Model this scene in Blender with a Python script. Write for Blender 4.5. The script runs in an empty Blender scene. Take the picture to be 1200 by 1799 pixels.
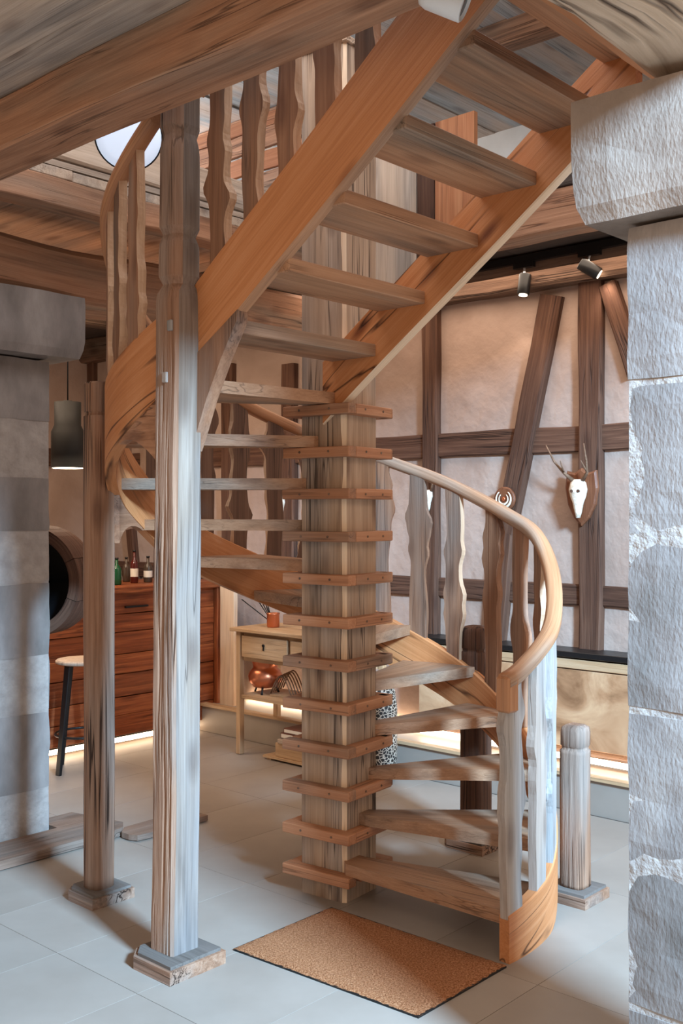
import bpy, bmesh, math, random
from mathutils import Vector, Matrix, noise
random.seed(7)
PI = math.pi
def R(d): return math.radians(d)
def lin(c):
    return tuple(((x/255)/12.92 if x/255 <= .04045 else ((x/255+.055)/1.055)**2.4) for x in c)
def C4(c): return (*lin(c), 1)

# ---------------------------------------------------------------- camera, world, lights, exposure
scene = bpy.context.scene
FPX = 1835.0
EYE = 1.7
cd = bpy.data.cameras.new('camera'); cam = bpy.data.objects.new('camera', cd); scene.collection.objects.link(cam)
cam.location = (0, 0, EYE); cam.rotation_euler = (R(90), 0, 0)
cd.sensor_fit = 'VERTICAL'; cd.sensor_height = 36; cd.lens = 36*FPX/1799; cd.clip_start = .05
scene.camera = cam
scene.view_settings.view_transform = 'Standard'; scene.view_settings.look = 'None'
scene.view_settings.gamma = 1; scene.view_settings.use_curve_mapping = False
scene.view_settings.exposure = 0.36
w = bpy.data.worlds.new('warm_ambience'); scene.world = w; w.use_nodes = True  # even warm glow added as the interior ambience of the hall
w.node_tree.nodes['Background'].inputs[0].default_value = (1.0, .77, .59, 1)
w.node_tree.nodes['Background'].inputs[1].default_value = .70

def area(name, loc, target, sx, sy, power, col, spread=180):
    l = bpy.data.lights.new(name, 'AREA'); l.shape = 'RECTANGLE'; l.size = sx; l.size_y = sy
    l.energy = power; l.color = col; l.spread = R(spread)
    o = bpy.data.objects.new(name, l); scene.collection.objects.link(o); o.location = loc
    d = Vector(target)-Vector(loc); o.rotation_euler = d.to_track_quat('-Z', 'Y').to_euler()
    return o
def spot(name, loc, target, power, col, size=60, rad=.03):
    l = bpy.data.lights.new(name, 'SPOT'); l.energy = power; l.color = col; l.spot_size = R(size); l.spot_blend = .6; l.shadow_soft_size = rad
    o = bpy.data.objects.new(name, l); scene.collection.objects.link(o); o.location = loc
    o.rotation_euler = (Vector(target)-Vector(loc)).to_track_quat('-Z', 'Y').to_euler()
    return o

# building grid: U runs right and towards the camera, V right and away; column centre C0, curve centre O0
U = Vector((.74, -.6726, 0)).normalized(); V = Vector((.6726, .74, 0)).normalized(); Z = Vector((0, 0, 1))
C0 = Vector((-.01, 4.70, 0)); O0 = Vector((-.01, 4.62, 0))
def G(u, v, z=0): return C0+U*u+V*v+Z*z
def W(px, py, d=None, u=None, Y=None, z=None):
    "a point of the world on the sight line of a photo pixel: at depth Y, height z, wall plane v=d or u"
    t = (px-600)/FPX; q = -(py-899.5)/FPX
    if Y is None:
        if z is not None: Y = (z-EYE)/q
        elif d is not None:   # V.(P-C0)=d
            Y = (d+V.dot(C0))/(V.x*t+V.y)
        else: Y = (u+U.dot(C0))/(U.x*t+U.y)
    return Vector((t*Y, Y, EYE+q*Y))

# daylight from the glazed entrance behind the camera on the right; soft fill lights added for the rooms
area('door_daylight', (3.3, -1.25, 4.25), (0.0, 4.4, .5), 1.0, .9, 640, (.40, .69, 1.0), 100)
area('hall_fill', (.2, 1.2, 3.1), (-.1, 4.6, 1.2), 1.6, 1.2, 26, (1, .78, .58))  # added with the next three in place of unseen ceiling lamps
area('bar_room_fill', tuple(G(-3.0, .2, 3.2)), tuple(G(-3.0, .6, 0)), 2.0, 2.0, 60, (1, .76, .55))
area('back_room_fill', tuple(G(-.6, 1.75, 3.2)), tuple(G(-.6, 1.6, 0)), 3.0, .7, 26, (1, .78, .60))
area('right_room_fill', tuple(G(2.3, 1.2, 3.2)), tuple(G(1.6, 1.4, 0)), 1.2, 1.2, 16, (1, .80, .64))
area('upstairs_fill', tuple(G(.2, -.3, 4.45)), tuple(G(0, 0, 3)), 2.6, 2.0, 55, (.92, .95, 1))  # cool area light added to brighten the upper room
area('upstairs_side_fill', tuple(G(-4.3, .6, 3.95)), tuple(G(0, .6, 4.25)), 2.2, .9, 130, (.90, .95, 1))  # area light added in place of a window, grazing the upper boards

# ---------------------------------------------------------------- materials
def nt(name):
    m = bpy.data.materials.new(name); m.use_nodes = True; n = m.node_tree.nodes; l = m.node_tree.links
    return m, n, l, n['Principled BSDF']
def node(n, typ, **k):
    x = n.new(typ)
    for a, b in k.items():
        if a in x.inputs: x.inputs[a].default_value = b
        else: setattr(x, a, b)
    return x
def ramp(n, stops):
    r = n.new('ShaderNodeValToRGB'); e = r.color_ramp.elements
    e[0].position = stops[0][0]; e[0].color = stops[0][1]; e[1].position = stops[-1][0]; e[1].color = stops[-1][1]
    for p, c in stops[1:-1]:
        q = e.new(p); q.color = c
    return r
def grain_vec(n, l, sc):
    a = n.new('ShaderNodeAttribute'); a.attribute_name = 'grain'
    oi = n.new('ShaderNodeObjectInfo')
    mu = n.new('ShaderNodeMath'); mu.operation = 'MULTIPLY'; mu.inputs[1].default_value = 37.7; l.new(oi.outputs['Random'], mu.inputs[0])
    ad = n.new('ShaderNodeVectorMath'); ad.operation = 'ADD'; l.new(a.outputs['Vector'], ad.inputs[0]); l.new(mu.outputs[0], ad.inputs[1])
    return ad.outputs[0], oi
def scaled(n, l, v, s):
    m = n.new('ShaderNodeVectorMath'); m.operation = 'MULTIPLY'; m.inputs[1].default_value = s; l.new(v, m.inputs[0]); return m.outputs[0]
def mixc(n, l, typ, f, a, b):
    m = n.new('ShaderNodeMix'); m.data_type = 'RGBA'; m.blend_type = typ
    if isinstance(f, float): m.inputs[0].default_value = f
    else: l.new(f, m.inputs[0])
    for i, x in ((6, a), (7, b)):
        if isinstance(x, tuple): m.inputs[i].default_value = x
        else: l.new(x, m.inputs[i])
    return m.outputs[2]
def wood(name, dark, mid, light, gray=None, gamt=.5, crack=.5, knots=.35, rough=.62, var=.25, fine=38, bump=.35, cw=.025, cs_=24):
    m, n, l, b = nt(name)
    v, oi = grain_vec(n, l, 1)
    n1 = node(n, 'ShaderNodeTexNoise', Scale=1.0, Detail=7.0, Roughness=.68); l.new(scaled(n, l, v, (2.4, fine*4.2, fine*4.2)), n1.inputs['Vector'])
    n2 = node(n, 'ShaderNodeTexNoise', Scale=1.0, Detail=4.0, Distortion=1.2); l.new(scaled(n, l, v, (1.1, 20, 20)), n2.inputs['Vector'])
    mx = node(n, 'ShaderNodeMath', operation='MULTIPLY_ADD'); l.new(n1.outputs[0], mx.inputs[0]); mx.inputs[1].default_value = .5
    m2 = node(n, 'ShaderNodeMath', operation='MULTIPLY'); l.new(n2.outputs[0], m2.inputs[0]); m2.inputs[1].default_value = .55; l.new(m2.outputs[0], mx.inputs[2])
    rp = ramp(n, [(.26, C4(dark)), (.50, C4(mid)), (.78, C4(light))]); l.new(mx.outputs[0], rp.inputs[0])
    col = rp.outputs[0]
    if gray:
        n3 = node(n, 'ShaderNodeTexNoise', Scale=1.0, Detail=3.0); l.new(scaled(n, l, v, (.9, 5, 5)), n3.inputs['Vector'])
        r3 = ramp(n, [(.55-gamt*.3, (0, 0, 0, 1)), (.78-gamt*.3, (1, 1, 1, 1))]); l.new(n3.outputs[0], r3.inputs[0])
        gr = ramp(n, [(.3, C4(tuple(x*.62 for x in gray))), (.7, C4(gray))]); l.new(mx.outputs[0], gr.inputs[0])
        col = mixc(n, l, 'MIX', r3.outputs[0], col, gr.outputs[0])
    # knots
    vo = node(n, 'ShaderNodeTexVoronoi', Scale=1.0); l.new(scaled(n, l, v, (2.4, 6.5, 6.5)), vo.inputs['Vector'])
    kr = ramp(n, [(.09, (1, 1, 1, 1)), (.26, (0, 0, 0, 1))]); l.new(vo.outputs['Distance'], kr.inputs[0])
    km = node(n, 'ShaderNodeMath', operation='MULTIPLY'); l.new(kr.outputs[0], km.inputs[0]); km.inputs[1].default_value = knots
    col = mixc(n, l, 'MULTIPLY', km.outputs[0], col, C4((120, 80, 62)))
    # drying cracks
    n4 = node(n, 'ShaderNodeTexNoise', Scale=1.0, Detail=2.0, Distortion=.3); l.new(scaled(n, l, v, (.7, cs_, cs_)), n4.inputs['Vector'])
    cr = ramp(n, [(.5-cw, (0, 0, 0, 1)), (.5, (1, 1, 1, 1)), (.5+cw, (0, 0, 0, 1))]); l.new(n4.outputs[0], cr.inputs[0])
    n5 = node(n, 'ShaderNodeTexNoise', Scale=1.0, Detail=1.0); l.new(scaled(n, l, v, (1.5, 4, 4)), n5.inputs['Vector'])
    c5 = ramp(n, [(.46, (0, 0, 0, 1)), (.58, (1, 1, 1, 1))]); l.new(n5.outputs[0], c5.inputs[0])
    cm = node(n, 'ShaderNodeMath', operation='MULTIPLY'); l.new(cr.outputs[0], cm.inputs[0]); l.new(c5.outputs[0], cm.inputs[1])
    cs = node(n, 'ShaderNodeMath', operation='MULTIPLY'); l.new(cm.outputs[0], cs.inputs[0]); cs.inputs[1].default_value = crack
    col = mixc(n, l, 'MULTIPLY', cs.outputs[0], col, C4((70, 50, 42)))
    # piece to piece variation
    hs = n.new('ShaderNodeHueSaturation'); l.new(col, hs.inputs['Color'])
    mr = node(n, 'ShaderNodeMapRange'); l.new(oi.outputs['Random'], mr.inputs[0]); mr.inputs[3].default_value = 1-var*.5; mr.inputs[4].default_value = 1+var*.5
    l.new(mr.outputs[0], hs.inputs['Value']); l.new(hs.outputs[0], b.inputs['Base Color'])
    b.inputs['Roughness'].default_value = rough; b.inputs['Specular IOR Level'].default_value = .3
    hh = node(n, 'ShaderNodeMath', operation='SUBTRACT'); l.new(mx.outputs[0], hh.inputs[0]); l.new(cs.outputs[0], hh.inputs[1])
    bp = node(n, 'ShaderNodeBump', Strength=bump, Distance=.012); l.new(hh.outputs[0], bp.inputs['Height']); l.new(bp.outputs[0], b.inputs['Normal'])
    return m
def plain(name, col, rough=.5, metal=0, emit=None, strength=0, spec=.5):
    m, n, l, b = nt(name); b.inputs['Base Color'].default_value = C4(col); b.inputs['Roughness'].default_value = rough; b.inputs['Metallic'].default_value = metal
    b.inputs['Specular IOR Level'].default_value = spec
    nz = node(n, 'ShaderNodeTexNoise', Scale=30.0, Detail=3.0); tc = n.new('ShaderNodeTexCoord'); l.new(tc.outputs['Object'], nz.inputs['Vector'])
    rr = node(n, 'ShaderNodeMapRange'); l.new(nz.outputs[0], rr.inputs[0]); rr.inputs[3].default_value = max(0, rough-.08); rr.inputs[4].default_value = min(1, rough+.08); l.new(rr.outputs[0], b.inputs['Roughness'])
    if emit: b.inputs['Emission Color'].default_value = C4(emit); b.inputs['Emission Strength'].default_value = strength
    return m
def mottled(name, stops, scale, rough=.85, bump=.3, bscale=None, dist=.02, detail=6, coord='Object', var=.12, stretch=(1, 1, 1), distort=0.0):
    m, n, l, b = nt(name); tc = n.new('ShaderNodeTexCoord'); oi = n.new('ShaderNodeObjectInfo')
    mu = node(n, 'ShaderNodeMath', operation='MULTIPLY'); l.new(oi.outputs['Random'], mu.inputs[0]); mu.inputs[1].default_value = 21.0
    ad = n.new('ShaderNodeVectorMath'); ad.operation = 'ADD'; l.new(tc.outputs[coord], ad.inputs[0]); l.new(mu.outputs[0], ad.inputs[1])
    vv = scaled(n, l, ad.outputs[0], stretch)
    nz = node(n, 'ShaderNodeTexNoise', Scale=scale, Detail=float(detail), Roughness=.6, Distortion=distort); l.new(vv, nz.inputs['Vector'])
    rp = ramp(n, [(p, C4(c)) for p, c in stops]); l.new(nz.outputs[0], rp.inputs[0])
    hs = n.new('ShaderNodeHueSaturation'); l.new(rp.outputs[0], hs.inputs['Color'])
    mr = node(n, 'ShaderNodeMapRange'); l.new(oi.outputs['Random'], mr.inputs[0]); mr.inputs[3].default_value = 1-var*.5; mr.inputs[4].default_value = 1+var*.5
    l.new(mr.outputs[0], hs.inputs['Value']); l.new(hs.outputs[0], b.inputs['Base Color'])
    nb = node(n, 'ShaderNodeTexNoise', Scale=bscale or scale*3, Detail=5.0); l.new(vv, nb.inputs['Vector'])
    bp = node(n, 'ShaderNodeBump', Strength=bump, Distance=dist); l.new(nb.outputs[0], bp.inputs['Height']); l.new(bp.outputs[0], b.inputs['Normal'])
    b.inputs['Roughness'].default_value = rough; b.inputs['Specular IOR Level'].default_value = .25
    return m

M = {}
M['string'] = wood('warm_oak', (158, 98, 58), (190, 125, 78), (208, 148, 104), None, .2, .9, .8, .5, .06, 26, .2, .018, 7)
M['tread'] = wood('tread_oak', (128, 92, 68), (164, 122, 92), (190, 148, 116), (154, 132, 114), .3, .5, .4, .5, .2)
M['collar'] = wood('collar_oak', (134, 88, 60), (172, 118, 84), (196, 144, 108), (150, 118, 96), .2, .5, .4, .55, .22)
M['column'] = wood('old_column_oak', (116, 92, 74), (172, 144, 120), (200, 174, 150), (178, 160, 146), .35, .85, .6, .7, .05, 30)
M['sap'] = wood('pale_sapwood', (206, 172, 140), (226, 198, 168), (240, 218, 192), None, 0, .2, .2, .6, .1)
M['post'] = wood('weathered_post', (100, 68, 48), (146, 108, 84), (176, 142, 118), (158, 140, 128), .35, 1.0, .45, .75, .05, 24, .9, .05, 34)
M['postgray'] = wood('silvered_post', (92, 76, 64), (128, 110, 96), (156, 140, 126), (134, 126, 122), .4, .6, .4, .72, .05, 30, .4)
M['baluster'] = wood('baluster_board', (98, 64, 46), (140, 98, 72), (172, 128, 98), (144, 122, 108), .3, .5, .5, .65, .35)
M['balgray'] = wood('baluster_board_silvered', (132, 116, 104), (166, 150, 138), (194, 180, 168), (176, 174, 172), .6, .5, .4, .65, .15)
M['rail'] = wood('rail_oak', (140, 92, 60), (172, 120, 84), (194, 146, 108), (176, 160, 144), .12, .3, .3, .42, .05, 30, .15)
M['beam'] = wood('dark_beam', (110, 74, 54), (160, 116, 88), (192, 146, 114), (156, 130, 110), .3, .7, .5, .7, .15, 22, .5)
M['beamdark'] = wood('smoky_beam', (66, 48, 38), (108, 82, 66), (140, 112, 92), (112, 94, 80), .3, .8, .5, .75, .15, 22, .6)
M['framing'] = wood('wall_timber', (48, 30, 22), (84, 56, 42), (116, 84, 66), None, .3, .8, .4, .8, .15, 22, .6)
M['ceilplank'] = wood('grey_ceiling_plank', (150, 128, 110), (190, 168, 148), (214, 194, 174), (182, 168, 156), .4, .4, .5, .8, .2)
M['whiteplank'] = wood('limewashed_board', (150, 132, 118), (188, 172, 160), (208, 200, 194), (186, 194, 200), .55, .5, .4, .8, .2)
M['guard'] = wood('orange_guard_board', (130, 80, 52), (168, 110, 74), (198, 144, 104), None, .2, .5, .5, .7, .3)
M['bar'] = wood('bar_plank', (66, 34, 22), (140, 74, 42), (192, 116, 70), None, .2, .5, .6, .45, .4, 14, .3)
M['log'] = wood('curly_log', (150, 122, 98), (208, 182, 156), (236, 214, 190), (178, 150, 126), .3, .9, .2, .8, .05, 7, .8, .06, 14)
M['table'] = wood('pale_console_wood', (150, 116, 84), (184, 150, 114), (204, 174, 140), None, .2, .3, .3, .5, .08)
M['stone'] = mottled('grey_sandstone', [(.3, (104, 97, 92)), (.5, (128, 119, 114)), (.7, (152, 143, 137))], 4.0, .9, .3, 110, .008, 8, var=.10, stretch=(1, 1, .45))
M['stoneshade'] = mottled('shaded_sandstone', [(.3, (112, 98, 88)), (.5, (136, 121, 110)), (.7, (158, 143, 131))], 5.0, .9, .3, 120, .008, 8, var=.12, stretch=(1, 1, .45))  # warmer copy of the stone; the capital's lack of daylight put into colour
M['mortar'] = mottled('lime_mortar', [(.3, (140, 130, 124)), (.7, (166, 156, 148))], 14.0, .95, .4)
M['plaster'] = mottled('rough_plaster', [(.3, (160, 136, 122)), (.5, (173, 149, 135)), (.72, (187, 164, 150))], 1.6, .9, .5, 3.6, .07, 4, distort=.4)
M['plasterwhite'] = mottled('white_plaster', [(.3, (216, 212, 206)), (.7, (232, 230, 226))], 2.5, .9, .2)
M['tile'] = mottled('pale_floor_tile', [(.3, (142, 130, 119)), (.7, (154, 142, 131))], 2.2, .42, .05, 20, .004, 4, var=.05)
M['grout'] = mottled('grout', [(.3, (124, 113, 102)), (.7, (136, 124, 113))], 20.0, .9, .1)
M['mat'] = mottled('coir', [(.35, (138, 84, 50)), (.5, (176, 116, 76)), (.66, (208, 150, 108))], 150.0, .98, 1.0, 260, .012, 3)
M['black'] = plain('black_metal', (26, 26, 27), .38, .3)
M['lampshade'] = plain('olive_black_enamel', (26, 24, 21), .6, .1)
M['glow'] = plain('lamp_glow', (255, 250, 240), .5, 0, (255, 236, 208), 6)
M['led'] = plain('led_strip', (255, 250, 240), .5, 0, (255, 226, 190), 9)
M['opal'] = plain('opal_glass', (214, 226, 240), .3, 0, (196, 214, 240), .55)
M['whitemetal'] = plain('white_lacquer', (218, 216, 214), .35)
M['copper'] = plain('copper', (206, 124, 88), .32, .85)
M['darkglass'] = plain('dark_glass', (18, 20, 22), .12, 0)
M['bone'] = mottled('bone', [(.3, (196, 176, 150)), (.6, (232, 222, 206))], 40.0, .7, .3)
M['horn'] = mottled('horn', [(.3, (92, 66, 48)), (.7, (140, 110, 88))], 30.0, .6, .3)
M['plaque'] = wood('plaque_wood', (78, 46, 30), (112, 68, 46), (138, 90, 62), None, .2, .2, .2, .4, .1)
M['greenglass'] = plain('green_bottle', (16, 74, 44), .12)
M['redglass'] = plain('red_liquor_bottle', (78, 24, 18), .12)
M['clearglass'] = plain('brown_bottle', (70, 56, 46), .1)
M['label'] = plain('paper_label', (226, 218, 204), .7)
M['leather'] = plain('book_leather', (104, 56, 38), .6)
M['burl'] = mottled('burl_panel', [(.3, (124, 86, 58)), (.45, (178, 134, 98)), (.6, (206, 166, 128)), (.75, (226, 192, 156))], 2.2, .55, .2, 6, .01, 5, distort=1.4)
M['threshold'] = wood('threshold_oak', (92, 70, 56), (126, 100, 84), (154, 128, 110), (134, 120, 110), .4, .6, .4, .65, .1)
M['plinthtop'] = wood('plinth_top', (84, 76, 70), (104, 96, 90), (122, 114, 108), None, .2, .3, .2, .8, .1)
M['ceildark'] = wood('dark_ceiling_board', (50, 42, 38), (72, 62, 56), (92, 80, 72), None, .2, .4, .3, .85, .15)  # darker tone for the ceiling boards behind the stair opening
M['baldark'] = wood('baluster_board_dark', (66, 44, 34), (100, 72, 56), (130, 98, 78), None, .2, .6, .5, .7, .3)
M['baledge'] = wood('baluster_live_edge', (160, 122, 94), (188, 152, 122), (210, 178, 150), None, 0, .2, .2, .65, .15)
def speckle():
    m, n, l, b = nt('black_white_weave'); tc = n.new('ShaderNodeTexCoord')
    vo = node(n, 'ShaderNodeTexVoronoi', Scale=46.0, feature='DISTANCE_TO_EDGE'); l.new(tc.outputs['Object'], vo.inputs['Vector'])
    r = ramp(n, [(.04, C4((196, 184, 168))), (.10, C4((28, 24, 22)))]); l.new(vo.outputs['Distance'], r.inputs[0]); l.new(r.outputs[0], b.inputs['Base Color'])
    b.inputs['Roughness'].default_value = .6; return m
M['speckle'] = speckle()

# ---------------------------------------------------------------- mesh helpers
col = scene.collection
class MB:
    def __init__(s): s.v = []; s.g = []; s.f = []; s.m = []; s.sm = []
    def add(s, pts, gr=None):
        i = len(s.v); s.v += [Vector(p) for p in pts]; s.g += [Vector(q) for q in (gr or pts)]; return i
    def face(s, idx, m=0, smooth=False): s.f.append(tuple(idx)); s.m.append(m); s.sm.append(smooth)
    def loft(s, rings, grains, mats=None, smooth=False, closed=False, caps=True, capmat=0):
        n = len(rings[0]); base = [s.add(r, g) for r, g in zip(rings, grains)]
        N = len(rings)
        for a in range(N if closed else N-1):
            b = (a+1) % N
            for k in range(n):
                k2 = (k+1) % n
                s.face((base[a]+k, base[b]+k, base[b]+k2, base[a]+k2), mats[k] if mats else 0, smooth)
        if caps and not closed:
            s.face([base[0]+k for k in range(n)], capmat); s.face([base[-1]+k for k in reversed(range(n))], capmat)
        return s
    def box(s, o, ax, ay, az, lx, ly, lz, m=0, bev=0.0):
        "box centred on o; ax is the grain direction"
        o = Vector(o)
        if bev <= 0:
            rings = []; gs = []
            for x in (-.5, .5):
                q = [(-.5, -.5), (.5, -.5), (.5, .5), (-.5, .5)]
                rings.append([o+ax*(x*lx)+ay*(a*ly)+az*(b*lz) for a, b in q]); gs.append([(x*lx, a*ly, b*lz) for a, b in q])
            s.loft(rings, gs, [m]*4, capmat=m)
        else:
            rings = []; gs = []
            for x, inset in ((-lx/2, bev), (-lx/2+bev, 0), (lx/2-bev, 0), (lx/2, bev)):
                hy = ly/2-inset; hz = lz/2-inset; c = bev*.9 if inset == 0 else bev*.5
                q = [(-hy+c, -hz), (hy-c, -hz), (hy, -hz+c), (hy, hz-c), (hy-c, hz), (-hy+c, hz), (-hy, hz-c), (-hy, -hz+c)]
                rings.append([o+ax*x+ay*a+az*b for a, b in q]); gs.append([(x, a, b) for a, b in q])
            s.loft(rings, gs, [m]*8, capmat=m)
        return s
    def prism(s, poly, z0, z1, gdir=Vector((1, 0, 0)), m=0, side=None):
        "flat polygon (xy) pulled from z0 to z1"
        gx = Vector(gdir).normalized(); gy = Vector((-gx.y, gx.x, 0)); n = len(poly)
        P = [Vector((p[0], p[1], 0)) for p in poly]
        ar = sum(P[i].x*P[(i+1) % n].y-P[(i+1) % n].x*P[i].y for i in range(n))
        if ar < 0: P.reverse()
        r = lambda z: [p+Z*z for p in P]; g = lambda z: [(p.dot(gx), p.dot(gy), z) for p in P]
        s.loft([r(z1), r(z0)], [g(z1), g(z0)], [m if side is None else side]*n, capmat=m); return s
    def lathe(s, o, prof, n=20, m=0, axis=None, smooth=True, caps=True):
        o = Vector(o); az = Vector(axis).normalized() if axis else Z
        ax = az.orthogonal().normalized() if axis else Vector((1, 0, 0)); ay = az.cross(ax)
        rings = []; gs = []
        for r, h in prof:
            rings.append([o+az*h+(ax*math.cos(2*PI*k/n)+ay*math.sin(2*PI*k/n))*r for k in range(n)][::-1])
            gs.append([(h, r*math.cos(2*PI*k/n), r*math.sin(2*PI*k/n)) for k in range(n)][::-1])
        s.loft(rings, gs, [m]*n, smooth, caps=caps, capmat=m); return s
    def tube(s, pts, rad, n=8, m=0):
        pts = [Vector(p) for p in pts]; rings = []; gs = []; L = 0
        for i, p in enumerate(pts):
            t = (pts[min(i+1, len(pts)-1)]-pts[max(i-1, 0)]).normalized()
            if i: L += (p-pts[i-1]).length
            a = t.cross(Vector((.13, .31, .94))).normalized(); b = t.cross(a)
            r = rad[i] if isinstance(rad, (list, tuple)) else rad
            rings.append([p+(a*math.cos(2*PI*k/n)+b*math.sin(2*PI*k/n))*r for k in range(n)]); gs.append([(L, r*math.cos(2*PI*k/n), r*math.sin(2*PI*k/n)) for k in range(n)])
        s.loft(rings, gs, [m]*n, True, capmat=m); return s
    def build(s, name, mats, parent=None, base=None):
        me = bpy.data.meshes.new(name)
        wp = Vector(parent['wl']) if parent is not None else Vector((0, 0, 0))
        if base is None:
            b = sum(s.v, Vector())/max(1, len(s.v)); zs = min(v.z for v in s.v); base = Vector((b.x, b.y, zs))
        base = Vector(base)
        me.from_pydata([v-base for v in s.v], [], s.f)
        at = me.attributes.new('grain', 'FLOAT_VECTOR', 'POINT'); at.data.foreach_set('vector', [c for g in s.g for c in g])
        if not isinstance(mats, (list, tuple)): mats = [mats]
        for mt in mats: me.materials.append(mt)
        me.polygons.foreach_set('material_index', s.m); me.polygons.foreach_set('use_smooth', s.sm)
        bm = bmesh.new(); bm.from_mesh(me); bmesh.ops.recalc_face_normals(bm, faces=bm.faces); bm.to_mesh(me); bm.free()
        o = bpy.data.objects.new(name, me); col.objects.link(o); o['wl'] = list(base)
        if parent is not None: o.parent = parent; o.location = base-wp
        else: o.location = base
        return o
def tag(o, label=None, cat=None, group=None, kind=None):
    if label: o['label'] = label
    if cat: o['category'] = cat
    if group: o['group'] = group
    if kind: o['kind'] = kind
    return o
def empty(name, loc, label=None, cat=None, group=None, kind=None, parent=None):
    o = bpy.data.objects.new(name, None); col.objects.link(o); o.empty_display_size = .1; o['wl'] = list(loc)
    if parent is not None: o.parent = parent; o.location = Vector(loc)-Vector(parent['wl'])
    else: o.location = loc
    return tag(o, label, cat, group, kind)
def timber(mb, p0, p1, w_, h_, side=None, wob=.006, seg=None, m=0, chamfer=.12, seed=0, taper=1.0, mats=None, vary=.0):
    "a hewn timber from p0 to p1; w_ across 'side', h_ the other way"
    p0 = Vector(p0); p1 = Vector(p1); L = (p1-p0).length; t = (p1-p0).normalized()
    a = Vector(side) if side is not None else t.cross(Z)
    a = (a-t*a.dot(t)).normalized(); b = t.cross(a).normalized()
    seg = seg or max(2, int(L/.16)); rings = []; gs = []
    for i in range(seg+1):
        f = i/seg; c = p0+t*(L*f)
        k = 1+(taper-1)*f
        def nz(q): return noise.noise(Vector((L*f*2.3+seed*7.1, q*3.3, seed*1.7)))
        c = c+a*(nz(1)*wob)+b*(nz(2)*wob)
        hw = w_/2*k*(1+vary*nz(3)*2); hh = h_/2*k*(1+vary*nz(4)*2); ch = min(hw, hh)*chamfer*(1+.6*nz(5))
        q = [(-hw+ch, -hh), (hw-ch, -hh), (hw, -hh+ch), (hw, hh-ch), (hw-ch, hh), (-hw+ch, hh), (-hw, hh-ch), (-hw, -hh+ch)]
        rings.append([c+a*x+b*y for x, y in q]); gs.append([(L*f, x, y) for x, y in q])
    mb.loft(rings, gs, mats or [m]*8, capmat=m)
    return mb
def struct(name, mb, mat, parent=None, label=None):
    o = mb.build(name, mat, parent)
    if parent is None: tag(o, label, None, None, 'structure')
    return o

# ---------------------------------------------------------------- floor
fl = MB(); fl.box(G(-1, -.6, -.03), U, V, Z, 11.5, 10.5, .04)
floor = fl.build('floor', M['grout'], None, base=G(0, 0, -.05)); tag(floor, 'pale grey tiled floor under the staircase', None, None, 'structure')
tu, tv = .505, 1.01
for i in range(-10, 7):
    for j in range(-5, 5):
        cu = .157+tu*(i+.5); cv = -.22+tv*(j+.5)+(.0)
        if cv > 2.2: continue
        p = G(cu, cv)
        if p.y < -.6 or (p.y < 2.6 and abs(p.x) > 1.6) or cu < -5.0: continue
        mb = MB(); mb.box(G(cu, cv, -.005), U, V, Z, tu-.0022, tv-.0022, .012)
        mb.build('tile', M['tile'], floor)

# ---------------------------------------------------------------- far wall with timber framing
WV = 2.235                                  # v of the plaster face
wall = MB(); wall.box(G(-1.0, WV+.1, 1.65), U, V, Z, 9.6, .2, 3.36)
wall_back = wall.build('wall_back', M['plaster'], None, base=G(0, WV, 0)); tag(wall_back, 'pink plaster wall with dark timber framing behind the stair', None, None, 'structure')
def wp(px, py, off=0): return W(px, py, d=WV-off)
def frame_post(x0, y0, x1, y1, wpx, seed, mat='framing'):
    a = wp(x0, y0, .012); b = wp(x1, y1, .012)
    Y = (a.y+b.y)/2; wm = wpx*Y/FPX/(U.x+.0)*.80
    mb = MB(); timber(mb, b, a, wm, .09, U, .007, chamfer=.25, seed=seed, vary=.05)
    mb.build('timber_post', M[mat], wall_back)
frame_post(760, 470, 760, 1240, 30, 1); frame_post(1041, 470, 1041, 1145, 41, 2)
frame_post(973, 520, 890, 935, 38, 3); frame_post(1072, 500, 1122, 660, 30, 4)
frame_post(511, 640, 511, 1060, 28, 5); frame_post(404, 640, 404, 1080, 26, 6); frame_post(232, 930, 246, 1060, 18, 7)
frame_post(890, 935, 872, 1140, 36, 18)
frame_post(163, 600, 163, 700, 22, 8); frame_post(300, 640, 300, 1100, 26, 9); frame_post(108, 600, 108, 1000, 22, 10)
def frame_rail(z, h, seed, u0=-5.5, u1=3.6):
    mb = MB(); timber(mb, G(u0, WV-.005, z), G(u1, WV-.005, z), .05, h, V, .008, seed=seed, vary=.05, chamfer=.3)
    mb.build('timber_rail', M['framing'], wall_back)
frame_rail(2.15, .16, 11); frame_rail(1.19, .13, 12)
mb = MB(); timber(mb, G(-5.5, WV-.06, 3.2), G(3.6, WV-.06, 3.2), .16, .22, V, .01, seed=13, vary=.03, chamfer=.25)
mb.build('top_plate', M['beamdark'], wall_back)

# wall of the bar room, left
wl = MB(); wl.box(G(-5.3, 0, 1.65), V, U, Z, 7.6, .2, 3.36); wall_left = wl.build('wall_left', M['plaster'], None, base=G(-5.2, 0, 0)); tag(wall_left, 'plaster wall at the far end of the bar room', None, None, 'structure')
for v_ in (-.8, .3, 1.3):
    mb = MB(); timber(mb, G(-5.19, v_, 0), G(-5.19, v_, 3.3), .16, .08, V, .015, seed=int(v_*10)+40); mb.build('timber_post', M['framing'], wall_left)
for z_ in (1.2, 2.2):
    mb = MB(); timber(mb, G(-5.19, -3.5, z_), G(-5.19, 2.2, z_), .08, .16, U, .015, seed=int(z_*10)+60); mb.build('timber_rail', M['framing'], wall_left)

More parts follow.
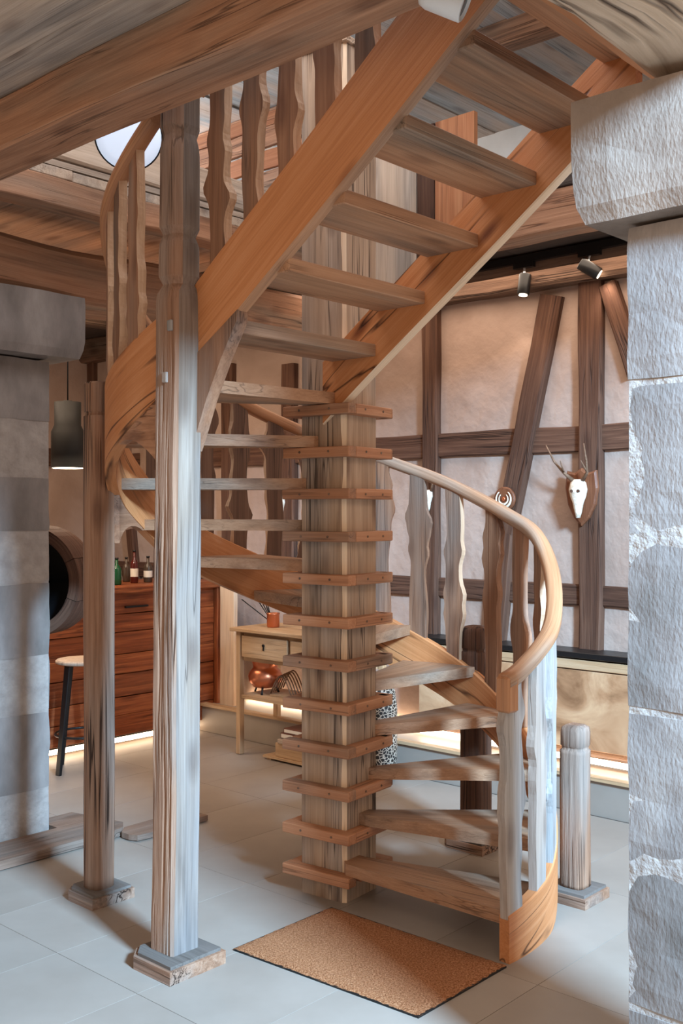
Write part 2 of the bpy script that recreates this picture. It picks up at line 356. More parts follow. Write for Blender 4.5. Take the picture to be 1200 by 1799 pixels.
# ---------------------------------------------------------------- stone pillars
def stone_block(parent, o, ax, ay, lx, ly, lz, mat, seed, amp=.012, rnd=.02, slope_bottom=0):
    bm = bmesh.new(); bmesh.ops.create_cube(bm, size=1)
    bmesh.ops.subdivide_edges(bm, edges=bm.edges, cuts=6, use_grid_fill=True)
    mb = MB()
    for v in bm.verts:
        p = Vector((v.co.x*lx, v.co.y*ly, v.co.z*lz))
        q = Vector([math.copysign(min(abs(c), h/2), c) for c, h in zip(p, (lx, ly, lz))])
        core = Vector([max(-h/2+rnd, min(h/2-rnd, c)) for c, h in zip(q, (lx, ly, lz))]); d = q-core
        if d.length > rnd: q = core+d.normalized()*rnd
        dn = d.normalized() if d.length > 1e-6 else Vector()
        if slope_bottom and q.z < 0:
            kx = 1-slope_bottom*(-q.z/(lz/2))**3; q.x *= 1-(1-kx)*1.0; q.y *= 1-(1-kx)*1.0
        s = noise.noise(q*7+Vector((seed*3.1, seed, 0)))*amp+noise.noise(q*22+Vector((0, seed*2.2, 0)))*amp*.35
        q = q+dn*s
        mb.add([o+ax*q.x+ay*q.y+Z*(q.z)], [q])
    bm.verts.index_update()
    for f in bm.faces: mb.face([v.index for v in f.verts], 0, False)
    bm.free()
    return mb.build('stone_block', mat, parent)
# right pillar: its (-U,-V) corner stands on the sight line x=1096 at depth 2.8
pc = W(1096, 900, Y=2.8); pr = pc-C0; pu, pv = pr.dot(U), pr.dot(V)
pil_r = empty('pillar_right', G(pu+.3, pv+.18, 0), 'grey sandstone pillar of rough blocks at the edge of the hall', None, None, 'structure')
zz = 0; hs_ = [.33, .33, .36, .40, .36, .37]; sc_ = 2.47/sum(hs_)
for i, h in enumerate(hs_):
    h *= sc_
    wv = .60+(.004 if i % 2 else 0)
    stone_block(pil_r, G(pu+.31, pv+.18, zz+h/2), U, V, wv, .36, h-.014, M['stone'], 20+i, .007, .010); zz += h
mb = MB(); mb.box(G(pu+.31, pv+.18, 1.23), U, V, Z, .594, .352, 2.44); mb.build('mortar_core', M['mortar'], pil_r)
cap = stone_block(pil_r, G(pu+.27, pv+.19, 2.47+.17), U, V, .78, .54, .34, M['stoneshade'], 31, .006, .012, .09); cap.name = 'capital'
# left pillar: far right corner at (87,1472)
lc = W(88, 1472, z=0.0); lr = lc-C0; lu, lv = lr.dot(U), lr.dot(V)
pil_l = empty('pillar_left', G(lu-.3, lv-.35, 0), 'grey sandstone pillar beside the bar under the dark lintel', None, None, 'structure')
zz = 0; lh = [.26, .40, .28, .38, .26, .28, .28, .32]; k = 2.49/sum(lh)
for i, h in enumerate(lh):
    h *= k; d = .0 if i % 2 else .012
    stone_block(pil_l, G(lu-.3-d, lv-.4, zz+h/2), U, V, .6, .8+d, h-.006, M['stone'], 50+i, .007, .010); zz += h
mb = MB(); mb.box(G(lu-.3, lv-.4, 1.23), U, V, Z, .588, .79, 2.44); mb.build('mortar_core', M['mortar'], pil_l)
cap = stone_block(pil_l, G(lu-.27, lv-.33, 2.49+.17), U, V, .78, .94, .33, M['stone'], 61, .006, .012, .05); cap.name = 'capital'

sb = MB(); sb.box(G(3.38, -1.3, 3.95), V, U, Z, 5.4, .12, .9); tag(sb.build('daylight_blocker', M['plaster'], None), 'unseen plaster slab added to keep daylight off the right capital', None, None, 'structure')  # out-of-view slab added to shade the right capital from the daylight
# lintels on the pillars
mb = MB(); timber(mb, G(lu-.20, lv-2.6, 2.97), G(lu-.20, 2.1, 2.97), .46, .27, U, .02, seed=71, vary=.05, chamfer=.2)
lint = mb.build('beam_lintel', M['beam'], None); tag(lint, 'dark weathered lintel timber lying on the left stone pillar', None, None, 'structure')
mb = MB(); rings = []; gs = []
for i in range(26):
    f = i/25; v_ = pv+.42-f*3.2; zc = 3.03+.02*math.sin(f*9); n = 18; rr = []; gg = []
    for k in range(n):
        a = 2*PI*k/n; ca, sa = math.cos(a), math.sin(a)
        sx = math.copysign(abs(ca)**.72, ca)*.27; sz = math.copysign(abs(sa)**.72, sa)*.215
        s = 1+.10*noise.noise(Vector((f*5, ca*1.3, sa*1.3)))+.04*noise.noise(Vector((f*16, ca*3, sa*3)))
        rr.append(G(pu+.27+sx*s, v_, zc+sz*s)); gg.append((f*3.2+.08*math.sin(a*3+f*9), sx+.03*math.sin(f*22), sz))
    rings.append(rr); gs.append(gg)
mb.loft(rings, gs, None, True)
log = mb.build('beam_log', M['log'], None); tag(log, 'rough rounded grey lintel log resting on the right stone capital', None, None, 'structure')

# ---------------------------------------------------------------- ceiling: planks under the upper floor, beams round the stair opening
OU0, OU1, OV0, OV1 = -1.2, 1.625, -1.17, 1.05
ceil = empty('ceiling', G(0, 0, 3.3), 'plank ceiling with an opening for the stair', None, None, 'structure')
def plank_u(u0, u1, v0, v1, z0=3.3, t=.05, mat='ceilplank', nm='plank', parent=None):
    mb = MB(); mb.box(G((u0+u1)/2, (v0+v1)/2, z0+t/2+random.uniform(-.003, .003)), U, V, Z, u1-u0, v1-v0-.001, t, bev=.004)
    mb.build(nm, M[mat], parent or ceil)
v = OV0-.03
while v > -4.4:
    plank_u(-5.2, -1.7, v-.34, v); plank_u(-1.7, 2.3, v-.34, v); v -= .34
v = OV0-.03
while v < WV:
    e = min(v+.30, WV)
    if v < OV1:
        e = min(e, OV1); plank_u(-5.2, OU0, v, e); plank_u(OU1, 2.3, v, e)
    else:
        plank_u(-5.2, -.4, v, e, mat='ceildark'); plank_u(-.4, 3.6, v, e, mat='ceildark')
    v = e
for k_, (a, b, c, d) in enumerate(((-5.2, 2.3, -4.4, OV0), (-5.2, OU0, OV0, OV1), (OU1, 2.3, OV0, OV1), (-5.2, 3.6, OV1, 3.3))):
    mb = MB(); mb.box(G((a+b)/2, (c+d)/2, 3.37), V, U, Z, d-c, b-a, .028); o = mb.build('floor_upstairs', M['ceilplank'], None)
    tag(o, ('upper floor over the front ceiling planks', 'upper floor left of the stair opening', 'upper floor at the head of the stair', 'upper floor behind the stair opening')[k_], None, None, 'structure')
def beam(name, p0, p1, w_, h_, side, mat, seed, label, wob=.012, vary=.03, chamfer=.12):
    mb = MB(); timber(mb, p0, p1, w_, h_, side, wob, seed=seed, vary=vary, chamfer=chamfer); o = mb.build(name, M[mat], None); return tag(o, label, None, None, 'structure')
beam('beam_front', G(-5, -1.275, 3.2), G(2.3, -1.275, 3.2), .21, .20, V, 'beam', 81, 'long brown ceiling beam crossing in front of the front post', .008, .02, .08)
beam('beam_trimmer', G(OU0-.07, -1.15, 3.235), G(OU0-.07, 2.1, 3.235), .14, .13, U, 'beam', 82, 'trimmer timber along the far left edge of the stair opening')
beam('beam_trimmer', G(OU0-.1, OV1+.08, 3.19), G(3.5, OV1+.08, 3.19), .16, .21, V, 'beam', 83, 'trimmer timber along the back edge of the stair opening')
beam('beam_joist', G(-2.6, -1.1, 3.22), G(-2.6, 2.1, 3.22), .15, .16, U, 'beamdark', 84, 'dark joist over the bar room')
beam('beam_joist', G(-3.7, -1.1, 3.22), G(-3.7, 2.1, 3.22), .15, .16, U, 'beamdark', 85, 'dark joist near the far end of the bar room')
beam('beam_landing', G(OU1+.07, -1.16, 3.2), G(OU1+.07, 1.0, 3.2), .12, .20, U, 'string', 86, 'orange trimmer timber at the head of the stair')

# ---------------------------------------------------------------- upper room seen through the opening
up = MB(); up.box(G(-1, 3.2, 4.0), U, V, Z, 10, .15, 1.25); o = up.build('wall_upstairs_back', M['plasterwhite'], None); tag(o, 'white plaster wall upstairs', None, None, 'structure')
up = MB(); up.box(G(-4.6, 0, 4.0), V, U, Z, 8, .15, 1.25); o = up.build('wall_upstairs_left', M['plasterwhite'], None); tag(o, 'white plaster end wall upstairs', None, None, 'structure')
roof = empty('ceiling_upstairs', G(0, 0, 4.55), 'limewashed board ceiling upstairs', None, None, 'structure')
for i in range(-12, 12):
    if i % 1 == 0:
        mb = MB(); mb.box(G(i*.36, -.2, 4.57+random.uniform(-.008, .008)), V, U, Z, 7.2, .352, .04); mb.build('plank', M['whiteplank'], roof)
for vv_ in (-2.2, -.9, .4, 1.7):
    mb = MB(); timber(mb, G(-4.5, vv_, 4.48), G(4, vv_, 4.48), .14, .14, V, .01, seed=int(vv_*10)); mb.build('rafter', M['beam'], roof)
guard = empty('board_guard', G(-1.4, OV1+.1, 3.39), 'guard of rough orange boards upstairs behind the stair opening', 'guard rail')
zg = 3.40
for i, h in enumerate((.16, .15, .18, .14, .15)):
    mb = MB(); timber(mb, G(-3.6, OV1+.12+.012*(i % 2), zg+h/2), G(-.75, OV1+.12, zg+h/2), .03, h-.022, V, .010, seed=90+i, vary=.06); mb.build('board', M['guard' if i % 2 else 'beam'], guard); zg += h
for uu in (-3.5, -2.4, -1.5, -.85):
    mb = MB(); timber(mb, G(uu, OV1+.20, 3.40), G(uu, OV1+.20, 4.16), .10, .10, U, .004, seed=int(uu*9)); mb.build('guard_post', M['beam'], guard)
mb = MB(); timber(mb, G(-3.6, OV1+.15, 4.22), G(-.75, OV1+.15, 4.22), .1, .09, V, .006, seed=96); mb.build('top_rail', M['guard'], guard)
scr = empty('board_screen', G(-.4, OV1-.04, 3.0), 'upright pale boards closing the back of the opening between the upper treads', 'screen')
for i, (xa, xb, mt) in enumerate(((596, 622, 'whiteplank'), (651, 734, 'ceilplank'), (736, 766, 'framing'), (768, 836, 'guard'))):
    ua = (W(xa, 900, d=OV1-.04)-C0).dot(U); ub = (W(xb, 900, d=OV1-.04)-C0).dot(U)
    mb = MB(); timber(mb, G((ua+ub)/2, OV1-.04, 2.95), G((ua+ub)/2, OV1-.04, 3.78), ub-ua, .035, U, .003, seed=100+i); mb.build('board', M[mt], scr)
mb = MB(); timber(mb, G(OU0-.08, -1.15, 3.48), G(OU0-.08, 2.1, 3.48), .17, .17, U, .012, seed=97, vary=.06); tag(mb.build('beam_sill', M['ceilplank'], None), 'pale weathered timber lying upstairs along the left edge of the opening', None, None, 'structure')

# ---------------------------------------------------------------- the staircase
RISE = .185
stair = empty('spiral_staircase', tuple(C0), 'oak winding staircase round a square timber column, turning into a straight flight', 'staircase')
def interp(tab, x):
    if x <= tab[0][0]: return tab[0][1]
    for (a, fa), (b, fb) in zip(tab, tab[1:]):
        if x <= b: return fa+(fb-fa)*(x-a)/(b-a)
    return tab[-1][1]
RT = [(-60, .90), (120, .90), (150, .935), (175, .965), (195, .965), (210, .94), (228, .90)]
def Rin(p): return interp(RT, p)
def pol(p, r, z=0): return O0+Vector((math.cos(R(p)), math.sin(R(p)), 0))*r+Z*z
NOSE = [((.017, 4.498), -46.5), ((.105, 4.588), -26), ((.135, 4.669), .5), ((.14, 4.71), 21), ((.13, 4.79), 42), ((.07, 4.84), 66), ((-.01, 4.87), 91),
        ((-.10, 4.83), 117), ((-.17, 4.76), 143), ((-.18, 4.70), 161), ((-.175, 4.65), 177), ((-.12, 4.60), 192), ((-.03, 4.54), 224)]
TT, CT = .05, .045
for k in range(12):
    (i0, p0), (i1, p1) = NOSE[k], NOSE[k+1]
    z1 = RISE*(k+1); pe = min(p1+2.5, 226)
    poly = [(C0.x, C0.y), i0] + [tuple(pol(p0+(pe-p0)*t/6, Rin(p0+(pe-p0)*t/6)+.01).xy) for t in range(7)] + [i1]
    pm = R((p0+pe)/2)
    mb = MB(); mb.prism(poly, z1-TT, z1, (math.cos(pm), math.sin(pm), 0)); mb.build('tread', M['tread'], stair)
RUN, UB = .26, .325
for k in range(6):
    z1 = RISE*(13+k); ub = UB+RUN*k
    mb = MB(); mb.box(G(ub-.125, -.505, z1-TT/2), V, U, Z, .79, .25, TT, bev=.004); mb.build('tread', M['tread'], stair)
# column
Uc = Vector((math.cos(R(-36)), math.sin(R(-36)), 0)); Vc = Vector((-Uc.y, Uc.x, 0)); A = .1225
mb = MB(); rings = []; gs = []; N = 60
for i in range(N+1):
    z = 3.74*i/N
    c1 = .022+.009*noise.noise(Vector((z*4, 3, 0)))+.006*math.sin(z*6)  # live edge towards the camera
    w1 = .018+.012*noise.noise(Vector((z*5, 9, 0)))
    dx = .002*noise.noise(Vector((z*3, 0, 5))); c2 = .01
    q = [(A-w1*1.0, -A+0), (A, -A+c1*.5), (A, A-c2), (A-c2, A), (-A+c2, A), (-A, A-c2), (-A+dx, -A+.006), (-A+.006+dx, -A)]
    rings.append([C0+Uc*(x)+Vc*(y)+Z*z for x, y in q]); gs.append([(z, x, y) for x, y in q])
mb.loft(rings, gs, [1, 0, 0, 0, 0, 0, 0, 0], capmat=0)
mb.build('central_column', [M['column'], M['sap']], stair)
mb = MB(); mb.box(C0+Z*3.755, Uc, Vc, Z, .27, .27, .03, bev=.004); mb.build('column_cap', M['column'], stair)
# collar strips under each tread
for k in range(12):
    zt = RISE*(k+1)-TT; h = CT; e = .058; H = A+e
    jig = random.uniform(-.004, .004)
    strips = [((-A-e/2), 'n', -H-random.uniform(0, .006), H), ((A+e*.5), 'e', -H+e, H-.025), (A+e/2, 'f', -H, H-.01), (-A-e/2, 'w', -A, A)]
    if k == 0: strips[1] = (A+e*.5-.01, 'e', -A+.05, -A+.12)
    for off, f, a, b in strips:
        mb = MB()
        if f in 'nf': mb.box(C0+Uc*((a+b)/2)+Vc*off+Z*(zt-h/2+jig*.5), Uc, Vc, Z, b-a, e, h, bev=.003)
        else: mb.box(C0+Uc*off+Vc*((a+b)/2)+Z*(zt-h/2+jig*.5), Vc, Uc, Z, b-a, e, h, bev=.003)
        st = mb.build('collar_strip', M['collar'], stair)
        if f in 'ne' and k:
            for q in (.28, .72):
                pm = MB(); t = a+(b-a)*q+random.uniform(-.01, .01)
                pos = (C0+Uc*t+Vc*(off-e/2)) if f == 'n' else (C0+Uc*(off+e/2)+Vc*t)
                pm.lathe(pos+Z*(zt-h/2), [(.0055, -.002), (.0055, .002)], 8, axis=(-Vc if f == 'n' else Uc)); pm.build('nail', M['beamdark'], st)
# curved outer string
ZT = [(-50, .172), (-24, .25), (-12, .335), (0, .47), (12, .60), (24.5, .742), (45.5, .93), (72, 1.13), (91, 1.30), (117, 1.475), (141, 1.64), (161, 1.86), (177, 2.045), (192, 2.23), (212, 2.35), (228, 2.47)]
ZB = [(-50, .0), (-20, .0), (-12, .095), (0, .22), (12, .35), (24.5, .50), (45.5, .69), (72, .885), (91, 1.05), (117, 1.23), (141, 1.40), (150, 1.47), (161, 1.60), (177, 1.74), (192, 1.87), (212, 2.02), (228, 2.17)]
STH = .047
def smooth_tab(tab, x, r=5): return sum(interp(tab, x+d) for d in (-r, -r/2, 0, r/2, r))/5
mb = MB(); rings = []; gs = []; s = 0; p = -47.5
while p <= 227:
    a = Rin(p); zt = smooth_tab(ZT, p); zb = max(0, smooth_tab(ZB, p))
    q = [(a, zb), (a+STH, zb), (a+STH, zt-.006), (a+STH-.006, zt), (a+.006, zt), (a, zt-.006)]
    rings.append([pol(p, r, z) for r, z in q]); tilt = zt
    gs.append([(s, z-tilt, r-a) for r, z in q]); p += 3.05; s += R(3.05)*.95
mb.loft(rings, gs); mb.build('curved_string', M['string'], stair)
# straight strings
def sstring(v0, v1, u0, u1, top, bot, nm, cutlow=None):
    sl = RISE/RUN; mb = MB(); rings = []; gs = []; n = 14
    for i in range(n+1):
        u = u0+(u1-u0)*i/n; zn = RISE*13+(u-.06)*sl; a = zn+top+.004*math.sin(u*7); b = zn+bot+.004*math.sin(u*5)
        q = [(v0, b+.006), (v0+.006, b), (v1-.006, b), (v1, b+.006), (v1, a), (v0, a)]
        rings.append([G(u, v_, z) for v_, z in q]); gs.append([(u*1.22, z-zn, v_-v0) for v_, z in q])
    mb.loft(rings, gs, [1, 1, 1, 0, 0, 0]); return mb.build(nm, [M['string'], M['sap'] if nm != 'outer_string' else M['tread']], stair)
sstring(-.935, -.885, .02, 1.53, .105, -.195, 'outer_string')
sstring(-.13, -.08, .02, 1.50, -.02, -.295, 'inner_string')
# knee braces
def brace(pts, v0, v1, nm='knee_brace', mat='baluster'):
    mb = MB(); n = len(pts)
    r = [[G(u, v_, z) for u, z in pts] for v_ in (v0, v1)]; g = [[(z, u, v_) for u, z in pts] for v_ in (v0, v1)]
    mb.loft(r, g, [0]*n); return mb.build(nm, M[mat], stair)
brace([(.075, 2.26), (.36, 2.43), (.355, 2.39), (.27, 2.26), (.19, 2.12), (.13, 1.99), (.10, 1.93), (.075, 1.93)], -.94, -.885)
# curved brackets under the string beside the front post and the left post
def bracket(pl, z0, nm='curved_brace', mat='beam', flip=1):
    mb = MB(); rings = []; gs = []
    for i in range(9):
        f = i/8; p_ = pl-flip*f*17; a = Rin(p_)+.004; zt = smooth_tab(ZB, p_)+.02; zb = zt-.02-(z0)*(1-f)**1.8-.012
        q = [(a, zb), (a+.036, zb), (a+.036, zt), (a, zt)]; rings.append([pol(p_, r, z) for r, z in q]); gs.append([(f*.3, z, r) for r, z in q])
    mb.loft(rings, gs); mb.build(nm, M[mat], stair)
bracket(224, .24); bracket(181, .20, mat='baluster')

# rail
ZR = [(-48, 1.05), (-36, 1.135), (-19, 1.235), (-10, 1.345), (0, 1.46), (8, 1.55), (14, 1.605), (28, 1.675), (57, 1.87), (78, 1.99), (100, 2.11), (120, 2.24), (150, 2.48), (170, 2.69), (190, 2.90), (212, 3.09), (228, 3.27)]
def rail_z(p): return smooth_tab(ZR, p, 5)
mb = MB(); rings = []; gs = []; p = -48.5; s = 0
while p <= 225.5:
    rc = Rin(p)+.028+.005; z = rail_z(p); hw, hh = .034, .031
    q = [(-hw*.6, -hh), (hw*.6, -hh), (hw, -hh*.45), (hw, hh*.4), (hw*.62, hh), (-hw*.62, hh), (-hw, hh*.4), (-hw, -hh*.45)]
    rings.append([pol(p, rc+x, z+y) for x, y in q]); gs.append([(s, x, y) for x, y in q]); p += 2.74; s += .046
mb.loft(rings, gs, None, True); mb.build('handrail', M['rail'], stair)
p = -48.5; a = pol(p, Rin(p)+.033, rail_z(p)-.045); ra = Vector((math.cos(R(p)), math.sin(R(p)), 0)); ta = Vector((-ra.y, ra.x, 0))
mb = MB(); mb.box(a+ta*.022, Z, ra, ta, .135, .066, .062, bev=.008); mb.build('rail_end_block', M['rail'], stair)
# straight flight rail
sl = RISE/RUN; mb = MB()
timber(mb, G(.09, -.91, 3.30), G(1.5, -.91, 3.30+1.41*sl), .06, .06, V, .002, seed=3); mb.build('upper_handrail', M['rail'], stair)
# balusters: wavy edged boards
def baluster(base, top_z, ta, ra, w0, th, seed, mat, parent=stair, slope=0.0, dx=0.0):
    rnd = random.Random(seed); z0 = base.z; H = top_z-z0; n = 34
    kn = sorted(rnd.uniform(.12, .9) for _ in range(3)); am = [rnd.uniform(.4, 1.0) for _ in range(3)]; off = rnd.uniform(-.04, .04)
    def bul(f, side):
        s = 0
        for c, a in zip(kn, am): s += a*math.exp(-((f-c-side*off)/.05)**2)
        return s
    rings = []; gs = []
    for i in range(n+1):
        f = i/n; z = z0+H*f
        wob = .008*noise.noise(Vector((f*4, seed, 0)))
        l_ = -w0*.40-.024*bul(f, 1)+wob-.006*math.sin(f*11+seed); r_ = w0*.40+.024*bul(f, -1)+wob+.006*math.sin(f*9+seed*2)
        c = base+Z*(z-z0)
        dl = slope*l_ if i == n else 0; dr = slope*r_ if i == n else 0
        q = [(l_, -th/2), (r_, -th/2), (r_+.004*math.sin(f*30), th/2), (l_, th/2)]
        ring = [c+ta*x+ra*y+Z*(slope*x if i in (0, n) else 0) for x, y in q]; rings.append(ring); gs.append([(z, x, y) for x, y in q])
    mb = MB(); mb.loft(rings, gs, [0, 1, 0, 0] if seed % 3 else [0, 1, 0, 1], False)
    return mb.build('baluster', [M[mat], M['baledge'] if mat != 'balgray' else M['balgray']], parent)
angs = [-45, -32, -19, -6, 8, 21.5, 35, 50.5, 63.5, 76, 88, 100, 112, 124, 136, 148, 160, 172, 184, 196, 205, 214]
for i, p in enumerate(angs):
    ra = Vector((math.cos(R(p)), math.sin(R(p)), 0)); ta = Vector((-ra.y, ra.x, 0))
    zt = rail_z(p)-.02; zb = smooth_tab(ZT, p)-.012
    dz = (rail_z(p+2)-rail_z(p-2))/(R(4)*.93)
    b = pol(p, Rin(p)+.024, zb)
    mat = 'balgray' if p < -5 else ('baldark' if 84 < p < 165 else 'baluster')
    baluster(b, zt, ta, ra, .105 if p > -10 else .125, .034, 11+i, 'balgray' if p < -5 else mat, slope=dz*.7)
for i in range(7):
    u = .235+.182*i; zn = RISE*13+(u-.06)*sl
    baluster(G(u, -.912, zn+.09), 3.30+(u-.09)*sl-.02, U, -V, .10, .036, 60+i, 'baluster', slope=sl*.9)

# ---------------------------------------------------------------- posts round the staircase
def plinth(root, c, sz, h, parent_mat='threshold', chamf=.05):
    a = sz/2
    pts = [(-a, -a+chamf), (-a+chamf, -a), (a, -a), (a, a), (-a, a)]
    for nm, s_, z0, z1, mt in (('plinth', 1, .0, h, 'post'), ('plinth_top', .9, h, h+.012, 'plinthtop')):
        mb = MB(); mb.prism([tuple((c+U*x*s_+V*y*s_).xy) for x, y in pts], z0, z1, U); mb.build(nm, M[mt], root)
fp = Vector((-.627, 3.934, 0)); rp_ = fp-C0
post = empty('timber_post', tuple(fp), 'tall weathered square post with a grey right face, in front of the left post', 'post')
plinth(post, fp+U*.01-V*.005, .265, .05)
mb = MB(); rings = []; gs = []; N = 110; a = .066
for i in range(N+1):
    z = .062+3.42*i/N
    dip = 0
    for zc, am in ((3.10, .010), (2.73, .012), (2.54, .014)):
        dip += am*math.exp(-((z-zc)/.018)**2)
    hw = a*(1.02-.02*z/3)-dip; nz = lambda q: noise.noise(Vector((z*2.4, q*4.1, 2)))
    up_ = z > 2.54; ch = (.012 if not up_ else .03)+.006*nz(1)
    cx = fp+Vector((.006*z, 0, 0))+U*(.004*nz(2))+V*(.004*nz(3))
    e1 = .004*nz(6)+.003*noise.noise(Vector((z*14, 1, 1)))
    K = 22; face_ = []
    for j in range(K):
        x = (-hw+ch)+(2*hw-2*ch)*j/(K-1)
        cr_ = noise.noise(Vector((z*1.1, x*75, 4.0)))+.5*noise.noise(Vector((z*3.0, x*150, 8.0)))
        face_.append((x, -hw+(0 if j in (0, K-1) else .014*max(0, cr_-.05))+e1*.5))
    q = face_+[ (hw, -hw+ch), (hw, hw-ch), (hw-ch, hw), (-hw+ch, hw), (-hw, hw-ch), (-hw, -hw+ch)]
    rings.append([cx+U*x+V*y+Z*z for x, y in q]); gs.append([(z, x, y) for x, y in q])
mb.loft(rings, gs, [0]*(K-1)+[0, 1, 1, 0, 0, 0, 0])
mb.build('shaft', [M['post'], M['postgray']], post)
for zc, uo in ((2.39, .035), (2.20, .005)):
    mb = MB(); mb.box(fp+Vector((.014, 0, 0))+U*uo-V*.067+Z*zc, Z, U, V, .04, .026, .016, bev=.003); tag(mb.build('wooden_peg', M['balgray'], post), 'pale square peg end')
def round_post(c, h, r, label, mat, groove=.05, dome=False, pl=.22, sq=False, nm='timber_post', seed=0):
    root = empty(nm, tuple(c), label, 'post')
    plinth(root, c, pl, .045, chamf=.04)
    mb = MB(); rings = []; gs = []; N = 40; n = 16
    zs = [.057+(h-groove-.057)*i/N for i in range(N+1)]+[h-groove+.004, h-groove+.016, h-groove+.02]
    rs = [1]*(N+1)+[.88, .88, .97]
    zs += [h-.03, h-.01, h]; rs += [.97, .90 if dome else .97, .62 if dome else .9]
    for z, k in zip(zs, rs):
        ring = []; g = []
        for j in range(n):
            t = 2*PI*j/n+PI/16; ca, sa = math.cos(t), math.sin(t); ex = .45 if sq else .72
            x = math.copysign(abs(ca)**ex, ca)*r*k; y = math.copysign(abs(sa)**ex, sa)*r*k
            s = 1+.05*noise.noise(Vector((z*2, ca, sa+seed)))
            ring.append(c+U*x*s+V*y*s+Z*z); g.append((z, x, y))
        rings.append(ring[::-1]); gs.append(g[::-1])
    mb.loft(rings, gs, None, True); mb.build('shaft', M[mat], root); return root
round_post(Vector((-1.068, 4.60, 0)), 2.27, .061, 'rounded grey-brown post left of the tall front post, ending under the string', 'post', .15, seed=1)
round_post(Vector((1.03, 4.60, 0)), .765, .056, 'short grey post with rounded head beside the lowest balusters', 'post', .11, True, .215, True, seed=2)
round_post(Vector((.685, 5.33, 0)), 1.12, .066, 'dark brown short post standing behind the lower treads', 'framing', .13, True, .26, True, seed=3)

# ---------------------------------------------------------------- coir mat
mc = [W(x, y, z=.012) for x, y in ((410, 1665), (582, 1592), (890, 1695), (735, 1784))]
root = empty('doormat', tuple(sum(mc, Vector())/4*1), 'brown coir doormat lying before the first step', 'doormat')
root['wl'] = [*root['wl'][:2], 0]; root.location.z = 0
bm = MB(); NX, NY = 60, 40
idx = {}
for i in range(NX+1):
    for j in range(NY+1):
        a, b = i/NX, j/NY
        p = mc[0].lerp(mc[3], a).lerp(mc[1].lerp(mc[2], a), b); e = min(a, 1-a, b, 1-b)
        z = .008+.007*min(1, e*25)+random.uniform(-.0012, .0012)
        idx[i, j] = bm.add([(p.x+random.uniform(-.002, .002), p.y+random.uniform(-.002, .002), z)])
for i in range(NX):
    for j in range(NY): bm.face((idx[i, j], idx[i+1, j], idx[i+1, j+1], idx[i, j+1]), 0, True)
bm.build('pile', M['mat'], root)
mb = MB(); mb.prism([tuple(p.xy) for p in mc], .001, .0085, U); mb.build('backing', M['black'], root)

# ---------------------------------------------------------------- threshold boards by the left pillar
mb = MB(); a0 = W(0, 1532, z=.0); a1 = W(228, 1468, z=.0)
au = (a0-C0).dot(U); e = (a1-C0).dot(V)
lf = lu+.018; pts = [G(au, -2.4), G(au, e-.10), G(au-.02, e-.03), G(au-.09, e+.02), G(au-.20, e), G(au-.45, e-.06), G(au-.45, lv+.03), G(lf, lv+.03), G(lf, -2.4)]
mb.prism([tuple(p.xy) for p in pts], .007, .05, V); o = mb.build('threshold_board', M['threshold'], None)
tag(o, 'wide dark oak threshold board at the foot of the left stone pillar', 'threshold')
b0 = W(232, 1480, z=0); bu, bv = (b0-C0).dot(U), (b0-C0).dot(V)
pts = [G(bu-.03, bv), G(bu+.02, bv+.02), G(bu+.03, bv+.10), G(bu+.01, bv+.5), G(bu-.16, bv+.5), G(bu-.15, bv+.06), G(bu-.09, bv)]
mb = MB(); mb.prism([tuple(p.xy) for p in pts], .007, .035, V); tag(mb.build('threshold_board', M['threshold'], None), 'low rounded oak strip on the floor behind the tall front post', 'threshold')

# ---------------------------------------------------------------- bar counter
bl = W(90, 1335, z=0); br = W(388, 1279, z=0); BU = ((bl-C0).dot(U)+(br-C0).dot(U))/2; BV1 = (br-C0).dot(V)
bar = empty('bar_counter', G(BU-.3, 0, 0), 'bar counter faced with horizontal orange and brown planks', 'bar counter')
zb = .08; i = 0
for h in (.15, .13, .17, .14, .16, .13, .15):
    mb = MB(); timber(mb, G(BU-.02+.006*(i % 2), -1.6, zb+h/2), G(BU-.02+.006*(i % 2), BV1-.05, zb+h/2), .03, h-.004, U, .005, seed=120+i, vary=.02, chamfer=.15)
    mb.build('plank', M['bar'], bar); zb += h; i += 1
mb = MB(); mb.box(G(BU-.32, (BV1-1.6)/2, .575), V, U, Z, BV1+1.58, .54, 1.0); mb.build('carcass', M['beamdark'], bar)
mb = MB(); mb.box(G(BU-.27, (BV1-1.6)/2, zb+.025), V, U, Z, BV1+1.68, .66, .05, bev=.006); mb.build('worktop', M['bar'], bar)
mb = MB(); mb.box(G(BU+.0, BV1-.01, .04+.55), Z, U, V, 1.1, .07, .06, bev=.006); mb.build('corner_post', M['bar'], bar)
mb = MB(); mb.box(G(BU-.06, BV1/2-.8, .04), V, U, Z, BV1+1.5, .02, .03); mb.build('led_strip', M['led'], bar)
sl0 = W(240, 1065, u=BU+.012)
mb = MB(); mb.box(sl0, V, U, Z, .20, .02, .014); mb.build('slot_handle', M['black'], bar)
BT = zb+.05
def bottle(px, Yoff, h, r, mat, label, grp=None, lab=False):
    q = W(px, 1040, u=BU-.18-Yoff); o_ = Vector((q.x, q.y, BT))
    root = empty('bottle', tuple(o_), label, 'bottle', grp)
    mb = MB(); mb.lathe(o_, [(r*.9, 0), (r, .01), (r, h*.58), (r*.8, h*.66), (r*.34, h*.76), (r*.32, h*.95)], 14); mb.build('body', M[mat], root)
    mb = MB(); mb.lathe(o_+Z*h*.95, [(r*.4, 0), (r*.4, h*.06)], 10); mb.build('cap', M['black'], root)
    if lab: mb = MB(); mb.lathe(o_+Z*h*.2, [(r*1.03, 0), (r*1.03, h*.25)], 14, caps=False); mb.build('label', M['label'], root)
bottle(205, .0, .20, .036, 'greenglass', 'green glass bottle on the bar beside the rounded post')
